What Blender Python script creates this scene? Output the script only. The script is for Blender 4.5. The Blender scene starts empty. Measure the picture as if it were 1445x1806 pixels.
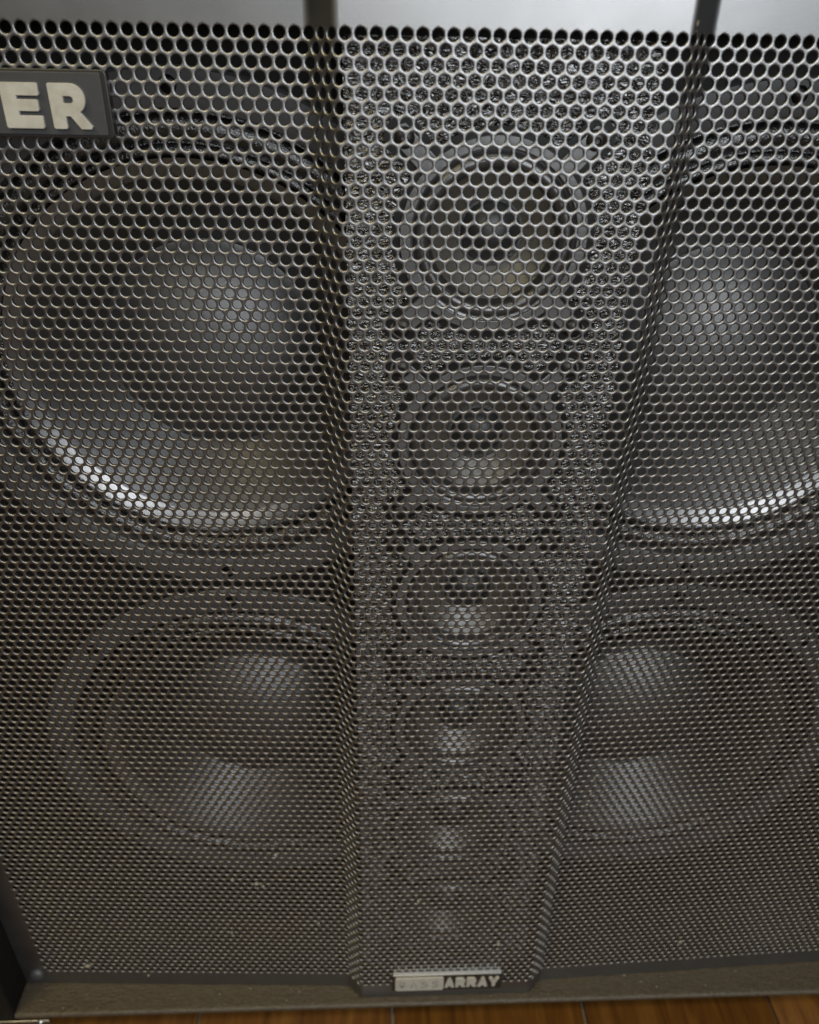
import bpy, math, random
import numpy as np
from mathutils import Matrix, Vector

# ------------------------------------------------------------------ scene
sc = bpy.context.scene
P = 0.005                      # hole pitch of the grille, metres (everything below is laid out in pitches)
ZF = 119.0                     # floor lies 119 pitches below the top row of holes
def W(x, y, z): return (x*P, y*P, (z+ZF)*P)

# camera -----------------------------------------------------------------
cd = bpy.data.cameras.new("Camera"); cam = bpy.data.objects.new("Camera", cd)
sc.collection.objects.link(cam); sc.camera = cam
r0 = Vector((0.99916, -0.03756, 0.01650)); r1 = Vector((-0.00514, -0.51360, -0.85802)); r2 = Vector((0.04070, 0.85721, -0.51336))
cam.matrix_world = Matrix(((r0.x, -r1.x, -r2.x, -9.0804*P), (r0.y, -r1.y, -r2.y, -59.3868*P),
                           (r0.z, -r1.z, -r2.z, (-0.3016+ZF)*P), (0, 0, 0, 1)))
cd.sensor_fit = 'HORIZONTAL'; cd.sensor_width = 36; cd.lens = 34.68
cd.clip_start = 0.01; cd.clip_end = 50
cd.dof.use_dof = True; cd.dof.focus_distance = 0.33; cd.dof.aperture_fstop = 13

# world, lamps, exposure ---------------------------------------------------
wd = bpy.data.worlds.new("World"); sc.world = wd; wd.use_nodes = True
bg = wd.node_tree.nodes["Background"]; bg.inputs[0].default_value = (0.8, 0.9, 1.0, 1); bg.inputs[1].default_value = 0.005
def lamp(name, loc, target, energy, color, sx, sy):
    l = bpy.data.lights.new(name, 'AREA'); l.shape = 'RECTANGLE'; l.size = sx; l.size_y = sy
    l.energy = energy; l.color = color
    o = bpy.data.objects.new(name, l); sc.collection.objects.link(o)
    o.location = loc; o.rotation_euler = (Vector(target)-Vector(loc)).to_track_quat('-Z', 'Y').to_euler()
    return o
lamp("window_light", (0.40, -1.4, 1.04), (0.1, 0.0, 0.65), 42, (0.92, 0.96, 1.0), 0.75, 0.95)
lamp("ceiling_light", (0.0, -0.6, 1.95), (0.0, 0.0, 0.3), 12, (1.0, 0.90, 0.72), 0.25, 0.25)
lamp("warm_lamp", (-0.85, -0.6, 1.7), (0.0, 0.0, 0.2), 26, (1.0, 0.80, 0.38), 0.4, 0.4)
lamp("side_window_light", (-0.58, -1.2, 1.22), (-0.1, 0.0, 0.4), 8, (1.0, 0.97, 0.88), 0.35, 0.3)
vs = sc.view_settings
vs.view_transform = 'Standard'; vs.look = 'None'; vs.exposure = -1.05; vs.gamma = 1
sc.render.engine = 'CYCLES'

# ------------------------------------------------------------------ materials
def mat(name, base, rough=.5, metal=0., spec=.5):
    m = bpy.data.materials.new(name); m.use_nodes = True
    b = m.node_tree.nodes["Principled BSDF"]
    b.inputs["Base Color"].default_value = (*base, 1); b.inputs["Roughness"].default_value = rough
    b.inputs["Metallic"].default_value = metal; b.inputs["Specular IOR Level"].default_value = spec
    return m
def nodes(m): return m.node_tree.nodes, m.node_tree.links, m.node_tree.nodes["Principled BSDF"]
def coords(m, scale, rot=(0, 0, 0)):
    n, l, b = nodes(m)
    tc = n.new("ShaderNodeTexCoord"); mp = n.new("ShaderNodeMapping")
    mp.inputs["Scale"].default_value = scale; mp.inputs["Rotation"].default_value = rot
    l.new(tc.outputs["Object"], mp.inputs["Vector"]); return mp
def noise(m, mp, scale, detail=4, rough=.55, dist=0.):
    n, l, b = nodes(m); t = n.new("ShaderNodeTexNoise")
    t.inputs["Scale"].default_value = scale; t.inputs["Detail"].default_value = detail
    t.inputs["Roughness"].default_value = rough; t.inputs["Distortion"].default_value = dist
    l.new(mp.outputs[0], t.inputs["Vector"]); return t
def ramp(m, src, stops):
    n, l, b = nodes(m); r = n.new("ShaderNodeValToRGB")
    e = r.color_ramp.elements
    while len(e) < len(stops): e.new(.5)
    for i, (p, c) in enumerate(stops): e[i].position = p; e[i].color = (*c, 1)
    l.new(src, r.inputs[0]); return r
def bump(m, h, strength, dist, prev=None):
    n, l, b = nodes(m); t = n.new("ShaderNodeBump")
    t.inputs["Strength"].default_value = strength; t.inputs["Distance"].default_value = dist
    l.new(h, t.inputs["Height"])
    if prev: l.new(prev.outputs[0], t.inputs["Normal"])
    l.new(t.outputs[0], b.inputs["Normal"]); return t
def rough_var(m, src, lo, hi):
    n, l, b = nodes(m); t = n.new("ShaderNodeMapRange")
    t.inputs[3].default_value = lo; t.inputs[4].default_value = hi
    l.new(src, t.inputs[0]); l.new(t.outputs[0], b.inputs["Roughness"])

GR = mat("powder_coat", (.02, .02, .02), 0.5, 0., 0.9); GR.node_tree.nodes["Principled BSDF"].inputs["IOR"].default_value = 2.15
mp = coords(GR, (1, 1, 1)); t = noise(GR, mp, 60, 5)
r = ramp(GR, t.outputs[0], [(.3, (.002, .002, .002)), (.7, (.006, .006, .0055))])
# dust lying on whatever faces up (the lower lips of the holes)
n_, l_, b_ = nodes(GR)
ge = n_.new("ShaderNodeNewGeometry"); sx_ = n_.new("ShaderNodeSeparateXYZ"); l_.new(ge.outputs["Normal"], sx_.inputs[0])
mr = n_.new("ShaderNodeMapRange"); mr.inputs[1].default_value = .35; mr.inputs[2].default_value = .9; l_.new(sx_.outputs[2], mr.inputs[0])
td = noise(GR, mp, 420, 4, .6); rd = ramp(GR, td.outputs[0], [(.32, (.15, .15, .15)), (.62, (1, 1, 1))])
mu = n_.new("ShaderNodeMath"); mu.operation = 'MULTIPLY'; l_.new(mr.outputs[0], mu.inputs[0]); l_.new(rd.outputs[0], mu.inputs[1])
mx = n_.new("ShaderNodeMix"); mx.data_type = 'RGBA'; l_.new(mu.outputs[0], mx.inputs[0]); l_.new(r.outputs[0], mx.inputs[6]); mx.inputs[7].default_value = (.125, .11, .082, 1)
# paint rubbed off to bare metal in small chips along the two forward folds
so = n_.new("ShaderNodeSeparateXYZ"); tc_ = n_.new("ShaderNodeTexCoord"); l_.new(tc_.outputs["Object"], so.inputs[0])
ab = n_.new("ShaderNodeMath"); ab.operation = 'ABSOLUTE'; l_.new(so.outputs[0], ab.inputs[0])
cp = n_.new("ShaderNodeMath"); cp.operation = 'COMPARE'; cp.inputs[1].default_value = 11.9*P; cp.inputs[2].default_value = .55*P; l_.new(ab.outputs[0], cp.inputs[0])
tch = noise(GR, mp, 240, 3, .7); rch = ramp(GR, tch.outputs[0], [(.66, (0, 0, 0)), (.70, (1, 1, 1))])
mc = n_.new("ShaderNodeMath"); mc.operation = 'MULTIPLY'; l_.new(cp.outputs[0], mc.inputs[0]); l_.new(rch.outputs[0], mc.inputs[1])
mx2 = n_.new("ShaderNodeMix"); mx2.data_type = 'RGBA'; l_.new(mc.outputs[0], mx2.inputs[0]); l_.new(mx.outputs[2], mx2.inputs[6]); mx2.inputs[7].default_value = (.20, .16, .09, 1)
l_.new(mx2.outputs[2], b_.inputs["Base Color"])
rough_var(GR, t.outputs[0], .34, .45)
t2 = noise(GR, mp, 2600, 2); bump(GR, t2.outputs[0], .12, .0003)

TX = mat("black_tolex", (.002, .002, .0025), 0.26, 0., 0.9); TX.node_tree.nodes["Principled BSDF"].inputs["IOR"].default_value = 2.2
mp = coords(TX, (.8, 1, 2.1)); t = noise(TX, mp, 230, 2.5, .55, .9); bump(TX, t.outputs[0], 1.0, .003)
SH = mat("tolex_shelf", (.06, .055, .045), .5, 0, .5)               # the same vinyl, dusty, on the bottom board
mp = coords(SH, (1, 1, 1), (0, 0, .5)); mp2 = coords(SH, (.7, 1.8, 1), (0, 0, .5))
t = noise(SH, mp2, 190, 5, .6, 1.4); t2 = noise(SH, mp, 700, 4, .6)
r = ramp(SH, t2.outputs[0], [(.3, (.028, .021, .012)), (.7, (.068, .053, .032))]); nodes(SH)[1].new(r.outputs[0], nodes(SH)[2].inputs["Base Color"])
b1 = bump(SH, t.outputs[0], .7, .0012); bump(SH, t2.outputs[0], .4, .0005, b1)
SW = mat("tolex_shell", (.004, .004, .004), .6, 0, .25)
mp = coords(SW, (1, 1, 1)); t = noise(SW, mp, 400, 3, .6, .6); bump(SW, t.outputs[0], .7, .001)
BF = mat("baffle_paint", (.007, .006, .005), .6)
mp = coords(BF, (1, 1, 1)); t = noise(BF, mp, 120, 5); bump(BF, t.outputs[0], .3, .0006)
FR = mat("stamped_frame", (.10, .10, .102), 0.42, 0., 0.8); FR.node_tree.nodes["Principled BSDF"].inputs["IOR"].default_value = 1.6
mp = coords(FR, (1, 1, 1)); t = noise(FR, mp, 300, 4); rough_var(FR, t.outputs[0], .35, .55); bump(FR, t.outputs[0], .12, .0003)
SU = mat("doped_cloth", (.005, .005, .005), 0.24, 0., 0.9); SU.node_tree.nodes["Principled BSDF"].inputs["IOR"].default_value = 1.9
mp = coords(SU, (1, 1, 1)); t = noise(SU, mp, 900, 3, .6, .5); bump(SU, t.outputs[0], .7, .0006)
CO = mat("paper_cone", (.02, .02, .019), 0.42, 0., 0.85); CO.node_tree.nodes["Principled BSDF"].inputs["IOR"].default_value = 1.85
mp = coords(CO, (1, 1, 1)); t = noise(CO, mp, 260, 6, .65, .6)
r = ramp(CO, t.outputs[0], [(.3, (.004, .004, .0036)), (.7, (.008, .0078, .007))]); nodes(CO)[1].new(r.outputs[0], nodes(CO)[2].inputs["Base Color"])
bump(CO, t.outputs[0], .2, .0004)
CE = mat("doped_edge", (.004, .004, .004), 0.32, 0., 0.9); CE.node_tree.nodes["Principled BSDF"].inputs["IOR"].default_value = 2.5
DC = mat("dust_cap_felt", (.012, .0125, .0135), 0.52, 0., 0.9); DC.node_tree.nodes["Principled BSDF"].inputs["IOR"].default_value = 2.1
mp = coords(DC, (1, 1, 1)); t = noise(DC, mp, 500, 4, .6); bump(DC, t.outputs[0], .2, .0004)
AF = mat("array_flange", (.14, .142, .146), 0.36, 0., 0.9); AF.node_tree.nodes["Principled BSDF"].inputs["IOR"].default_value = 1.8
mp = coords(AF, (1, 1, 1)); t = noise(AF, mp, 200, 4); rough_var(AF, t.outputs[0], .3, .5)
AC = mat("array_cone", (.05, .046, .04), 0.44, 0., 0.9); AC.node_tree.nodes["Principled BSDF"].inputs["IOR"].default_value = 2.0
mp = coords(AC, (1, 1, 1)); t = noise(AC, mp, 700, 5, .65)
r = ramp(AC, t.outputs[0], [(.3, (.065, .057, .042)), (.7, (.11, .097, .074))]); nodes(AC)[1].new(r.outputs[0], nodes(AC)[2].inputs["Base Color"]); bump(AC, t.outputs[0], .3, .0004)
AD = mat("array_cap", (.010, .013, .014), 0.45, 0., 0.8); AD.node_tree.nodes["Principled BSDF"].inputs["IOR"].default_value = 1.6
RU = mat("array_rubber", (.03, .03, .031), 0.36, 0., 0.9); RU.node_tree.nodes["Principled BSDF"].inputs["IOR"].default_value = 2.0
GL = mat("glue_ring", (.09, .09, .088), .22)
mp = coords(GL, (1, 1, 1)); t = noise(GL, mp, 900, 3); bump(GL, t.outputs[0], .9, .0008)
GK = mat("gasket_foam", (.006, .006, .006), .5)
BO = mat("black_bolt", (.012, .012, .012), .3, .6)
SM = mat("screw_steel", (.07, .065, .06), .4, .8)
CM = mat("corner_metal", (.3, .3, .29), .35, 1.)
mp = coords(CM, (1, 1, 1)); t = noise(CM, mp, 400, 5); rough_var(CM, t.outputs[0], .2, .5)
NP = mat("nameplate_grey", (.035, .036, .038), .42)
mp = coords(NP, (1, 1, 1)); t = noise(NP, mp, 150, 5); rough_var(NP, t.outputs[0], .32, .55)
NB = mat("nameplate_rim", (.014, .013, .011), .4)
LW = mat("letter_white", (.42, .41, .38), .4)
mp = coords(LW, (1, 1, 1)); t = noise(LW, mp, 250, 5)
r = ramp(LW, t.outputs[0], [(.25, (.28, .265, .225)), (.6, (.36, .35, .31))]); nodes(LW)[1].new(r.outputs[0], nodes(LW)[2].inputs["Base Color"])
LG = mat("letter_engraved", (.16, .155, .13), .5)
SV = mat("silver_strip", (.62, .64, .66), .3, .7)
mp = coords(SV, (1, 1, 1)); t = noise(SV, mp, 500, 4); rough_var(SV, t.outputs[0], .2, .5)
DU = mat("lint", (.22, .20, .165), .8)
GS = mat("grille_screw_steel", (.07, .07, .07), .5, .5)
RB = mat("rubber_foot", (.012, .012, .012), .7)

def wood(seed):
    m = mat("wood_plank", (.2, .07, .015), .33)
    n, l, b = nodes(m)
    mp = coords(m, (1, .09, 1)); mp.inputs["Location"].default_value = (seed*1.37, seed*.71, 0)
    t = noise(m, mp, 110, 7, .65, .6); r = ramp(m, t.outputs[0], [(.25, (.04, .014, .003)), (.5, (.10, .040, .007)), (.75, (.165, .075, .015))])
    hv = n.new("ShaderNodeHueSaturation"); hv.inputs["Value"].default_value = .85+.3*random.random()
    l.new(r.outputs[0], hv.inputs["Color"]); l.new(hv.outputs[0], b.inputs["Base Color"])
    t2 = noise(m, mp, 40, 4); rough_var(m, t2.outputs[0], .25, .45); bump(m, t.outputs[0], .15, .0006)
    return m

# ------------------------------------------------------------------ helpers
def link(name, me, m, parent=None, loc=None):
    o = bpy.data.objects.new(name, me); sc.collection.objects.link(o)
    if m and not me.materials: me.materials.append(m)
    if parent: o.parent = parent
    if loc is not None: o.location = loc
    return o
def mesh(name, V, F, smooth=False):
    me = bpy.data.meshes.new(name); me.from_pydata([tuple(v) for v in V], [], F); me.update()
    if smooth: me.polygons.foreach_set("use_smooth", [True]*len(me.polygons))
    return me
def smooth_by_angle(me, deg=35):
    me.polygons.foreach_set("use_smooth", [True]*len(me.polygons))
    try: me.set_sharp_from_angle(angle=math.radians(deg))
    except Exception: pass
    return me
def lathe(name, prof, n=64, loc=(0, 0, 0)):
    """profile of (radius, y) pitches; axis along Y; returns a mesh centred on the axis"""
    V, F = [], []
    for k, (r, y) in enumerate(prof):
        if r < 1e-6: V.append((0, y*P, 0)); continue
        for i in range(n):
            a = 2*math.pi*i/n; V.append((r*P*math.cos(a), y*P, r*P*math.sin(a)))
    idx = []; c = 0
    for r, y in prof:
        if r < 1e-6: idx.append([c]*n); c += 1
        else: idx.append(list(range(c, c+n))); c += n
    for k in range(len(prof)-1):
        A, B = idx[k], idx[k+1]
        for i in range(n):
            j = (i+1) % n
            q = [A[i], A[j], B[j], B[i]]; q = [v for t_, v in enumerate(q) if v not in q[:t_]]
            if len(q) > 2: F.append(q)
    return smooth_by_angle(mesh(name, V, F))
def box(name, x0, x1, y0, y1, z0, z1, bev=0.):
    """bevelled box in pitches, world position baked in"""
    import bmesh
    bm = bmesh.new(); bmesh.ops.create_cube(bm, size=1)
    for v in bm.verts:
        v.co = W((x0+x1)/2+v.co.x*(x1-x0), (y0+y1)/2+v.co.y*(y1-y0), (z0+z1)/2+v.co.z*(z1-z0))
    if bev: bmesh.ops.bevel(bm, geom=bm.edges[:], offset=bev*P, segments=3, profile=.5, affect='EDGES')
    me = bpy.data.meshes.new(name); bm.to_mesh(me); bm.free()
    return smooth_by_angle(me, 40)
def prism(name, outer, holes, y0, y1, bev=0.):
    """extruded outline (x,z lists, pitches) from y0 (front) to y1 via a filled curve; local coordinates"""
    cu = bpy.data.curves.new(name, 'CURVE'); cu.dimensions = '2D'; cu.fill_mode = 'BOTH'
    for loop in [outer]+holes:
        s = cu.splines.new('POLY'); s.points.add(len(loop)-1); s.use_cyclic_u = True
        for i, (x, z) in enumerate(loop): s.points[i].co = (x*P, z*P, 0, 1)
    cu.extrude = abs(y1-y0)*P/2; cu.bevel_depth = bev*P; cu.bevel_resolution = 1
    o = bpy.data.objects.new(name, cu); sc.collection.objects.link(o)
    dg = bpy.context.evaluated_depsgraph_get(); me = bpy.data.meshes.new_from_object(o.evaluated_get(dg))
    bpy.data.objects.remove(o); bpy.data.curves.remove(cu)
    ym = (y0+y1)/2*P
    me.transform(Matrix(((1, 0, 0, 0), (0, 0, -1, ym), (0, 1, 0, 0), (0, 0, 0, 1))))
    return smooth_by_angle(me, 30)
def arc(cx, cz, r, a0, a1, n=8):
    return [(cx+r*math.cos(math.radians(a0+(a1-a0)*i/n)), cz+r*math.sin(math.radians(a0+(a1-a0)*i/n))) for i in range(n+1)]
def rrect(x0, x1, z0, z1, r, n=4):
    return arc(x0+r, z0+r, r, 180, 270, n)+arc(x1-r, z0+r, r, 270, 360, n)+arc(x1-r, z1-r, r, 0, 90, n)+arc(x0+r, z1-r, r, 90, 180, n)

# ------------------------------------------------------------------ floor
random.seed(4)
fl = link("floor", box("floor", -320, 320, -420, 160, -ZF-6, -ZF-1.0), mat("floor_gap_dust", (.30, .25, .19), .8)); fl["kind"] = "structure"
GAPX = 20.05; PW_ = 27.3
for k in range(-11, 11):
    x0 = GAPX+PW_*k
    y = -420+random.uniform(-60, 0)
    while y < 160:
        L = random.uniform(170, 260)
        if k == 1: y0s = (-420, 60)
        me = box("plank", x0+.22, x0+PW_-.22, max(y, -420)+.12, min(y+L, 160)-.12, -ZF-1.0, -ZF, .18)
        link("plank", me, wood(random.uniform(0, 9)), fl); y += L

# ------------------------------------------------------------------ cabinet
cab = bpy.data.objects.new("speaker_cabinet", None); sc.collection.objects.link(cab)
cab["label"] = "large black bass speaker cabinet with perforated metal grille standing on wooden floor"; cab["category"] = "speaker"
IX = 58.4; ZB = -114.25; ZT = 6.0; YFR = -1.1
# boards of the shell
link("side_panel", box("side_panel", -IX-4, -IX, YFR, 75, ZB-2.5, ZT+3.6, .5), SW, cab)
link("side_panel", box("side_panel", IX, IX+4, YFR, 75, ZB-2.5, ZT+3.6, .5), SW, cab)
link("top_panel", box("top_panel", -IX, IX, YFR+.02, 75, ZT, ZT+3.5, .4), SW, cab)
link("back_panel", box("back_panel", -IX, IX, 71, 74.9, ZB, ZT), BF, cab)
# bottom board: rounded nose, undercut below
prof = [(75, ZB), (YFR+.9, ZB)]+[(YFR+.45+.45*math.cos(math.radians(a)), ZB-.45+.45*math.sin(math.radians(a))) for a in range(95, 221, 14)]+[(YFR+2.6, ZB-3.0), (75, ZB-3.0)]
V, F = [], []
xs = [-IX+.01, IX-.01]
for x in xs: V += [W(x, y, z) for y, z in prof]
n = len(prof)
for i in range(n): F.append([i, (i+1) % n, n+(i+1) % n, n+i])
F += [list(range(n))[::-1], list(range(n, 2*n))]
link("bottom_panel", smooth_by_angle(mesh("bottom_panel", V, F), 40), SH, cab)
for x in (-50, 50):
    for y in (8, 66):
        o = link("foot", lathe("foot", [(0, 0), (2.2, 0), (2.6, -.3), (2.9, -1.6), (0, -1.75)], 24), RB, cab, W(x, y, -ZF)); o.rotation_euler = (-math.pi/2, 0, 0); 
        o.scale = (1, 1, 1)
# main baffle with round cut-outs is hidden behind the frames: a board and a frame round every driver
YB = 11.8
WXZ = [(-25.4, -27.0), (25.4, -27.0), (-25.4, -77.8), (25.4, -77.8)]
link("baffle", prism("baffle", [(-IX+.02, ZB+.02), (IX-.02, ZB+.02), (IX-.02, ZT-.02), (-IX+.02, ZT-.02)], [arc(x, z, 22.4, 0, 360, 72)[:-1] for x, z in WXZ], YB+.4, YB+3.4), BF, cab, (0, 0, ZF*P))
# ---------------------------------------------------------------- grille sheet
S3 = math.sqrt(3)/2
HALF, SW_, BETA, ALPHA, RB_ = 11.7, 2.3838, 0.7656, 0.0365, 0.45
UE = 58.95                                    # sheet half width, measured along the sheet
# centre line of the folded sheet: integrate the slope
uu = np.linspace(0, 62, 12401); du = uu[1]-uu[0]
def step(u, c, w): return np.clip((u-(c-w/2))/w, 0, 1)
th = BETA*step(uu, HALF, RB_*BETA*2)+(ALPHA-BETA)*step(uu, HALF+SW_, RB_*BETA*2)
XX = np.concatenate([[0], np.cumsum(np.cos(th[:-1])*du)]); YY = np.concatenate([[0], np.cumsum(np.sin(th[:-1])*du)])
def sheet(u, z, d):
    """sheet coordinate u, height z, depth d behind the front face -> world"""
    a = np.abs(u); s = np.sign(u)
    x = np.interp(a, uu, XX); y = np.interp(a, uu, YY); t_ = np.interp(a, uu, th)
    return np.stack([(s*(x-d*np.sin(t_)))*P, (y+d*np.cos(t_))*P, (z+ZF)*P], -1)
def panel_y(x):                                # depth of the front face at a world x (pitches)
    return float(np.interp(abs(x), XX, YY))
T = 0.24; RH = 0.384; NB_ = 12
centres, solids = [], []
for rr in range(0, 129):
    z = -rr*S3; off = 0 if rr % 2 == 0 else .5
    for c in np.arange(-62, 63):
        u = c+off
        if abs(u) > UE+.7: continue
        if 0 <= rr <= 128 and abs(u) < 55.7: centres.append((u, z))
        else: solids.append((u, z))
centres = np.array(centres, float); solids = np.array(solids, float)
zlo, zhi = ZB+.06, 5.2
ang = np.radians(30+30*np.arange(12)); hr = np.where(np.arange(12) % 2 == 0, 1/math.sqrt(3), .5)
hx, hz = hr*np.cos(ang), hr*np.sin(ang)
cx, cz = np.cos(ang), np.sin(ang)
N = len(centres)
rng = np.random.default_rng(2); jit = np.clip(1+rng.normal(0, .014, (N, 1)), .95, 1.03)
rings = [(hx, hz, 0.), (cx*(RH+.08), cz*(RH+.08), 0.), (cx*(RH+.032), cz*(RH+.032), .018), (cx*(RH+.008), cz*(RH+.008), .05), (cx*RH, cz*RH, .095), (cx*RH, cz*RH, T), (hx, hz, T)]
vl = []
for ax, az, d in rings:
    jr = jit if ax is not hx else 1.
    u = centres[:, 0:1]+ax*jr; z = centres[:, 1:2]+az*jr
    vl.append(sheet(np.clip(u, -UE, UE), np.clip(z, zlo, zhi), d))
V = np.stack(vl, 1).reshape(-1, 3)             # N x 5 x 12
nr = len(rings); base = (np.arange(N)*nr*12)[:, None, None]
i = np.arange(12); j = (i+1) % 12
fq = []
for k in range(nr-1):
    q = np.stack([k*12+i, (k+1)*12+i, (k+1)*12+j, k*12+j], 1); fq.append(q)
fq = np.concatenate(fq)[None]+base
Q = fq.reshape(-1, 4)
# solid margin cells (front and back skins)
M = len(solids); i6 = np.arange(0, 12, 2)
us = np.clip(solids[:, 0:1]+hx[i6], -UE, UE); zs = np.clip(solids[:, 1:2]+hz[i6], zlo, zhi)
SV_ = np.stack([sheet(us, zs, 0.), sheet(us, zs, T)], 1).reshape(-1, 3)
b6 = len(V)+(np.arange(M)*12)[:, None]
H = np.concatenate([b6+np.arange(6)[None], b6+6+np.arange(6)[None][:, ::-1]])
# plain strips above the first and below the last row of holes, following the zigzag of the cells
def strip(edge, lim, d, base_):
    ug = np.arange(-UE, UE+1e-6, .05); zz = S3_ZIG(ug)
    z0 = edge(zz); cols = [z0+(lim-z0)*f for f in (0, .12, .5, 1)]
    vv = np.concatenate([sheet(ug, c_, d) for c_ in cols]); n_ = len(ug); k_ = np.arange(n_-1)
    qq = np.concatenate([np.stack([base_+a*n_+k_, base_+a*n_+k_+1, base_+(a+1)*n_+k_+1, base_+(a+1)*n_+k_], 1) for a in range(3)])
    return vv, qq
def S3_ZIG(u): return .57735-.57735*np.abs(u-np.round(u))
MV, MQ = [SV_], []
nb = len(V)+len(SV_)
for edge, lim in ((lambda q: q, zhi), (lambda q: -128*S3-q, zlo)):
    for d in (0., T):
        vv, qq = strip(edge, lim, d, nb); MV.append(vv); MQ.append(qq); nb += len(vv)
SV_ = np.concatenate(MV)
# bottom edge of the sheet
ue = np.linspace(-UE, UE, 600); eb = len(V)+len(SV_)
EV = np.concatenate([sheet(ue, np.full(600, zlo), 0.), sheet(ue, np.full(600, zlo), T)])
EQ = np.stack([eb+np.arange(599), eb+600+np.arange(599), eb+601+np.arange(599), eb+1+np.arange(599)], 1)
AV = np.concatenate([V, SV_, EV]); quads = np.concatenate([Q, EQ]+MQ)
me = bpy.data.meshes.new("grille")
me.vertices.add(len(AV)); me.vertices.foreach_set("co", AV.astype(np.float32).ravel())
lt = np.concatenate([quads.ravel(), H.ravel()]).astype(np.int32)
me.loops.add(len(lt)); me.loops.foreach_set("vertex_index", lt)
ls = np.concatenate([np.arange(len(quads))*4, len(quads)*4+np.arange(len(H))*6]).astype(np.int32)
me.polygons.add(len(ls)); me.polygons.foreach_set("loop_start", ls)
me.update(calc_edges=True); me.validate()
sm = np.zeros(len(ls), bool); kq = np.arange(len(Q)) % (12*(nr-1))//12
sm[:len(Q)] = kq < nr-2                                   # everything but the back skin is shaded smooth
me.polygons.foreach_set("use_smooth", sm)
grille = link("grille", me, GR, cab)

# grille screw, bottom left corner (and its unseen partners)
for sx in (-1, 1):
    for z in (-111.9, 3.2):
        x = 56.3*sx
        link("grille_screw", lathe("grille_screw", [(0, -.7), (.4, -.67), (.8, -.5), (1.05, -.22), (1.1, 0), (1.1, .3)], 28), GS, cab, W(x, panel_y(x)-.02, z))

# ---------------------------------------------------------------- woofers
def semi(r0, r1, h, y0, n=9):                  # half roll from r0 to r1 bulging towards the viewer
    return [(r0+(r1-r0)*(1-math.cos(math.pi*k/n))/2, y0-h*math.sin(math.pi*k/n)) for k in range(n+1)]
RF = 24.8
frame_me = lathe("woofer", [(RF, .39), (RF, .25), (RF-.25, 0), (22.2, 0), (21.75, .25), (21.6, 1.0), (21.6, 1.6)], 120)
sur_me = lathe("surround", [(21.75, 1.25)]+semi(21.4, 19.3, 1.05, 1.2)[0:]+semi(19.1, 18.0, .6, 1.1)+[(17.95, .55)], 120)
cone_me = lathe("cone", [(16.5, 1.05), (16.1, 1.3), (14.0, 3.0), (12, 4.65), (9.9, 6.4)], 120)
edge_me = lathe("cone_edge", [(18.05, .30), (17.7, .46), (17.2, .72), (16.75, .97), (16.3, 1.26)], 120)
cap_me = lathe("dust_cap", [(10.5, 5.95), (10.1, 5.75), (9.9, 5.55), (8.6, 4.5), (7, 3.6), (5, 2.85), (3, 2.4), (1.4, 2.2), (0, 2.15)], 96)
bolt_me = lathe("bolt", [(0, -.30), (.42, -.28), (.62, -.18), (.72, .02), (.72, .1)], 20)
hole_me = lathe("bolt_recess", [(1.05, -.012), (1.0, -.06), (.8, -.06), (.78, -.01)], 24)
for x, z in WXZ:
    w = link("woofer", frame_me, FR, cab, W(x, YB, z))
    link("surround", sur_me, SU, w); link("cone", cone_me, CO, w); link("cone_edge", edge_me, CE, w); link("dust_cap", cap_me, DC, w)
    for k in range(8):
        a = math.pi/4*k+math.pi/2
        link("bolt", bolt_me, BO, w, (23.4*P*math.cos(a), 0, 23.4*P*math.sin(a)))

# ---------------------------------------------------------------- array column
YA = 3.7
# raised tolex-covered column with six round openings: a prism
holes = []
AZ = [-13.35-17.5*k for k in range(6)]
for z in AZ: holes.append(arc(0, z, 7.2, 0, 360, 40)[:-1])
me = prism("array_column", rrect(-11.35, 11.35, -112.6, -.05, .4), holes, 0, 7.6, 0.)
link("array_column", me, TX, cab, (0, YA*P, ZF*P))
link("array_column_back", box("array_column_back", -11.2, 11.2, YA+7.62, YA+7.9, -112.5, -.2), BF, cab)

def ear_outline(R, ex, er, n=96):
    out = []
    for k in range(n*2):
        a = 2*math.pi*k/(n*2); r = R
        for s in range(4):
            c = math.pi/4+s*math.pi/2; dl = a-c
            D = ex*math.sqrt(2)
            disc = er*er-(D*math.sin(dl))**2
            if math.cos(dl) > 0 and disc > 0: r = max(r, D*math.cos(dl)+math.sqrt(disc))
        out.append((r*math.cos(a), r*math.sin(a)))
    return out
gask_me = prism("gasket", ear_outline(7.85, 7.0, 1.5), [arc(0, 0, 6.9, 0, 360, 48)[:-1]], -.2, .0, 0.)
fl_me = prism("array_driver", ear_outline(7.2, 6.95, .95), [arc(0, 0, 6.5, 0, 360, 64)[:-1]], -.42, -.21, .06)
tub_me = lathe("basket", [(6.55, .0), (6.5, .3), (6.3, .5), (6.3, 1.0), (5.4, 3.6), (2.2, 4.2), (0, 4.2)], 64)
as_me = lathe("surround", [(6.52, -.12), (6.3, -.08)]+semi(6.2, 5.05, .6, .0, 10)+[(4.85, .45)], 72)
ac_me = lathe("cone", [(5.0, .42), (4.8, .62), (3.6, 1.5), (2.2, 2.5)], 72)
gr_me = lathe("glue_ring", [(2.75, 2.2), (2.62, 2.02), (2.45, 1.98), (2.25, 2.1)], 56)
ad_me = lathe("dust_cap", [(2.38, 2.1), (2.2, 1.65), (1.8, 1.2), (1.2, .88), (.6, .74), (0, .7)], 48)
sc_me = lathe("screw", [(0, -.22), (.22, -.25), (.25, -.46), (.5, -.42), (.72, -.25), (.78, 0), (.78, .2)], 20)
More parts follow.
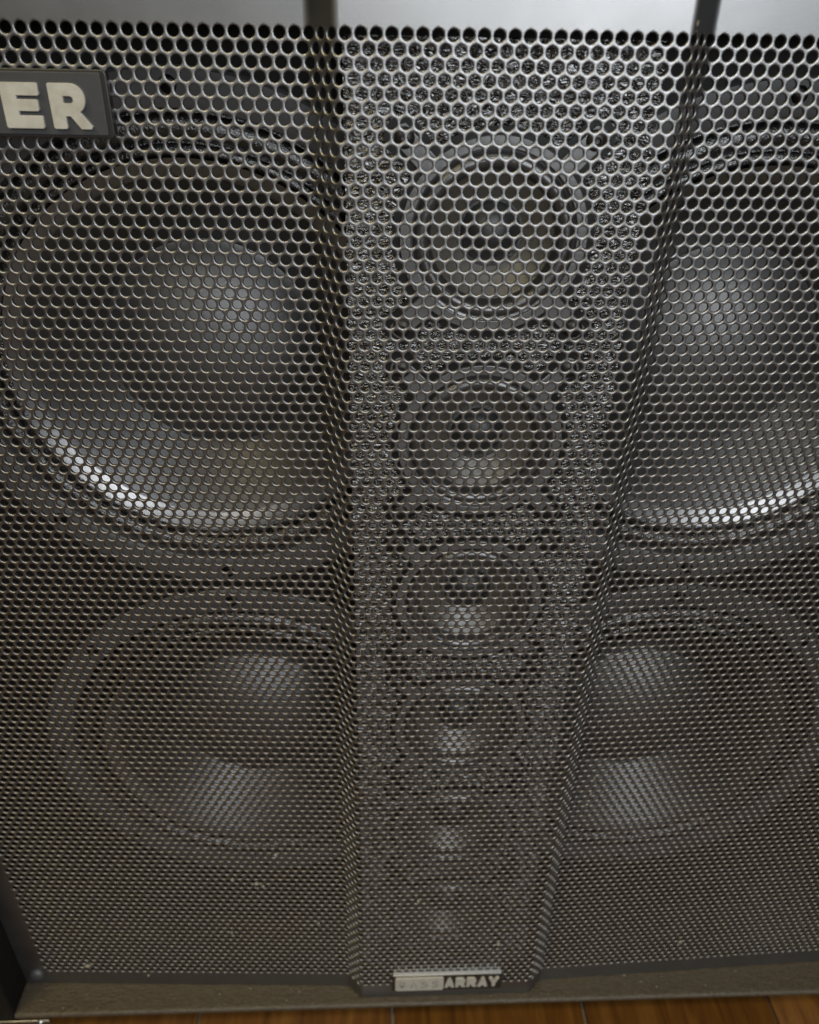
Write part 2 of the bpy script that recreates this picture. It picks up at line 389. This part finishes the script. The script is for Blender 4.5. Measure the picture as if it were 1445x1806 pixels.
for z in AZ:
    d = link("array_driver", fl_me, AF, cab, W(0, YA, z))
    link("gasket", gask_me, GK, d); link("basket", tub_me, BO, d); link("surround", as_me, RU, d)
    link("cone", ac_me, AC, d); link("glue_ring", gr_me, GL, d); link("dust_cap", ad_me, AD, d)
    for sx in (-1, 1):
        for sz in (-1, 1):
            link("screw", sc_me, SM, d, (7.0*sx*P, -.42*P, 7.0*sz*P))

# ---------------------------------------------------------------- name plates
# upper plate, raised letters E and R (the rest of the plate runs out of the picture)
rz = -ALPHA
npx, npz = -27.1, -2.4
def plate_pt(x): return panel_y(x)
rim = link("nameplate", prism("nameplate", rrect(-26, 0, -4.05, 0, .25), [], -.62, .0, .06), NB, cab, W(npx, panel_y(npx)-.02, npz))
rim.rotation_euler = (0, 0, -ALPHA)
link("plate_face", prism("plate_face", rrect(-25.6, -.36, -3.88, -.14, .06), [], -.74, -.6, .03), NP, rim)
# letters in plate coordinates: x from npx, z from npz
e = [(-7.02, -.78), (-4.62, -.78), (-4.55, -.85), (-4.55, -1.42), (-4.62, -1.5), (-6.1, -1.5), (-6.1, -1.78), (-4.75, -1.78), (-4.7, -1.85), (-4.7, -2.36), (-4.78, -2.44), (-6.1, -2.44), (-6.1, -2.76), (-4.62, -2.76), (-4.55, -2.83), (-4.55, -3.42), (-4.63, -3.5), (-6.98, -3.5), (-7.06, -3.42), (-7.06, -.84)]
link("letter", prism("letter", e, [], -.98, -.7, .03), LW, rim)
ro = [(-3.86, -.84), (-3.8, -.78)]+[(-2.4+x, z) for x, z in arc(0, -1.68, .9, 90, -62, 12)]+[(-1.28, -3.36), (-1.36, -3.5), (-2.02, -3.5), (-2.62, -2.72), (-2.98, -2.72), (-2.98, -3.42), (-3.05, -3.5), (-3.78, -3.5), (-3.86, -3.42)]
rh = [(-2.98, -1.5), (-2.55, -1.5)]+arc(-2.5, -1.74, .24, 90, -90, 6)+[(-2.98, -1.98)]
link("letter", prism("letter", ro, [rh], -.98, -.7, .03), LW, rim)

# lower plate on the column
lp = link("array_nameplate", prism("array_nameplate", rrect(-7.35, 7.45, -3.5, 0, .2), [], -.52, 0, .05), NB, cab, W(0, -.02, -108.2))
link("silver_strip", prism("silver_strip", rrect(-7.25, 7.35, -.14, .08, .06), [], -.52, -.04, .03), SV, lp)
bx = link("word_box", prism("word_box", rrect(-6.95, -.5, -3.05, -.22, .28), [], -.78, -.5, .05), LW, lp)
def stroke(pts, w):
    """thin polyline outline as a closed band"""
    L_, R_ = [], []
    for k, (x, z) in enumerate(pts):
        a = pts[max(k-1, 0)]; b = pts[min(k+1, len(pts)-1)]
        dx, dz = b[0]-a[0], b[1]-a[1]; q = math.hypot(dx, dz) or 1
        L_.append((x-dz/q*w, z+dx/q*w)); R_.append((x+dz/q*w, z-dx/q*w))
    return L_+R_[::-1]
S_ = [(.42, .62), (.3, .8), (.1, .8), (0, .66), (.08, .5), (.36, .36), (.45, .18), (.34, .02), (.1, .02), (0, .16)]
Bt = [(.3, .42), (.0, .42), (0, .8), (.3, .8), (.42, .62), (.3, .43), (.45, .22), (.32, .0), (.0, .0), (0, .4)]
At = [(0, 0), (.25, .8), (.5, 0)]
def tr(pts, x, z, sx, sz): return [(x+px*sx, z+pz*sz) for px, pz in pts]
for x, gl in ((-6.35, Bt), (-4.85, At), (-3.4, S_), (-1.95, S_)):
    link("engraved_letter", prism("engraved_letter", stroke(tr(gl, x, -2.4, 1.5, 1.75), .085), [], -.85, -.76, 0), LG, bx)
A_ = ([(0, 0), (.06, -.02), (.30, -.02), (.38, .16), (.62, .16), (.70, -.02), (.94, -.02), (1, 0), (.66, .92), (.58, 1.0), (.42, 1.0), (.34, .92)], [[(.44, .40), (.56, .40), (.5, .58)]])
R__ = ([(0, 0), (.28, 0), (.30, .24), (.42, .26), (.66, 0), (1, 0), (.76, .34), (.92, .46), (.97, .68), (.9, .88), (.72, 1), (.06, 1), (0, .94)], [[(.3, .56), (.62, .56), (.66, .66), (.62, .74), (.3, .74)]])
Y_ = ([(.36, 0), (.64, 0), (.65, .36), (1, .92), (.97, 1), (.74, 1), (.68, .96), (.5, .64), (.32, .96), (.26, 1), (.03, 1), (0, .92), (.35, .36)], [])
for k, (gl, hl) in enumerate((A_, R__, R__, A_, Y_)):
    T_ = (-.3+1.5*k, -2.6, 1.32, 2.0)
    link("letter", prism("letter", tr(gl, *T_), [tr(h_, *T_) for h_ in hl], -.75, -.5, .04), LW, lp)

# ---------------------------------------------------------------- corner protectors at the bottom front
for sx in (-1, 1):
    x0, x1 = (-IX-4.2, -IX+4.6) if sx < 0 else (IX-4.6, IX+4.2)
    c = link("corner_protector", box("corner_protector", x0, x1, YFR-.3, YFR-.02, ZB-1.5, ZB-.75, .1), CM, cab)
    link("corner_tab", box("corner_tab", (-IX-4.25 if sx < 0 else IX+4.02), (-IX-4.02 if sx < 0 else IX+4.25), YFR-.2, 5, ZB-2.3, ZB+4, .1), CM, c)
    link("corner_rivet", lathe("corner_rivet", [(0, -.3), (.3, -.25), (.5, 0), (.5, .1)], 16), CM, c, W((x0+x1)/2+3.2*-sx, YFR-.3, ZB-1.1))

# ---------------------------------------------------------------- lint, crumbs and a thread caught in the grille
Vd, Fd = [], []
def speck(x, y, z, r, sx=1., sy=1.):
    b = len(Vd); 
    pts = [(1, 0, 0), (-1, 0, 0), (0, 1, 0), (0, -1, 0), (0, 0, 1), (0, 0, -1), (.6, -.6, .6), (-.6, -.6, .55), (.5, -.6, -.6), (-.55, -.6, -.5)]
    import bmesh
    bm = bmesh.new()
    for p_ in pts: bm.verts.new((p_[0]*r*sx*random.uniform(.7, 1.1), p_[1]*r*random.uniform(.6, 1), p_[2]*r*sy*random.uniform(.7, 1.1)))
    h = bmesh.ops.convex_hull(bm, input=bm.verts[:]); bm.verts.index_update()
    for v in bm.verts: Vd.append(W(x+v.co.x, y+v.co.y, z+v.co.z))
    for f in bm.faces: Fd.append([b+v.index for v in f.verts])
    bm.free()
random.seed(9)
for x, z, r, sx, sy in [(-48.9, -109.6, .42, 1.3, .8), (-21.6, -85.3, .33, .8, 1.3), (-27.3, -90.2, .3, 1, 1.4), (-24.4, -91, .34, 1.2, 1), (-23.6, -91.5, .28, 1, 1),
                        (-4.25, -92.2, .3, .8, 1.5), (6.5, -102, .32, 1, 1.2), (32.5, -106.8, .3, 1, 1.2), (-41, -111.8, .22, 1, 1), (-28.5, -101.5, .22, 1, 1.2), (-17, -99.2, .22, 1, 1),
                        (15.6, -72.5, .2, .5, 1.6), (15.5, -75.2, .22, .5, 1.6), (15.3, -77, .2, 1, 1), (26.2, -86.5, .2, 1, 1), (-33.9, -4.3, .12, 1, 1)]:
    speck(x, panel_y(x)-.12, z, r, sx, sy)
for k in range(24):
    u = random.uniform(-54, 54); z = random.uniform(-113, -45); speck(u, panel_y(u)-.05, z, random.uniform(.04, .09))
for k in range(26):
    speck(random.uniform(-56, 56), random.uniform(-.5, 2.2), ZB+.06, random.uniform(.06, .16))
def thread(pts, r=.022):
    for a, b in zip(pts[:-1], pts[1:]):
        a, b = Vector(a), Vector(b); q = len(Vd); d = (b-a).normalized(); s1 = d.orthogonal().normalized()*r; s2 = d.cross(s1)
        for c in (a-d*.02, b+d*.02):
            for t_ in range(6): Vd.append(W(*(c+s1*math.cos(t_*math.pi/3)+s2*math.sin(t_*math.pi/3))))
        for t_ in range(6): Fd.append([q+t_, q+(t_+1) % 6, q+6+(t_+1) % 6, q+6+t_])
thread([(-1.6, -.3, -66.0), (-1.25, -.35, -66.9), (-.95, -.3, -68.1), (-1.0, -.2, -69.0), (-1.3, -.3, -69.8), (-1.55, -.25, -70.9), (-2.1, -.3, -71.4), (-2.6, -.3, -70.6), (-2.5, -.3, -71.9), (-1.7, -.3, -73.0), (-1.2, -.25, -72.6)])
thread([(-2.6, -.3, -71.9), (-2.9, -.3, -73.2), (-2.0, -.3, -73.6), (-1.1, -.3, -73.3)])
du_ = link("lint", mesh("lint", Vd, Fd), DU); du_["kind"] = "stuff"; du_["label"] = "pale dust specks, crumbs and a thread caught on the grille"; du_["category"] = "dust"
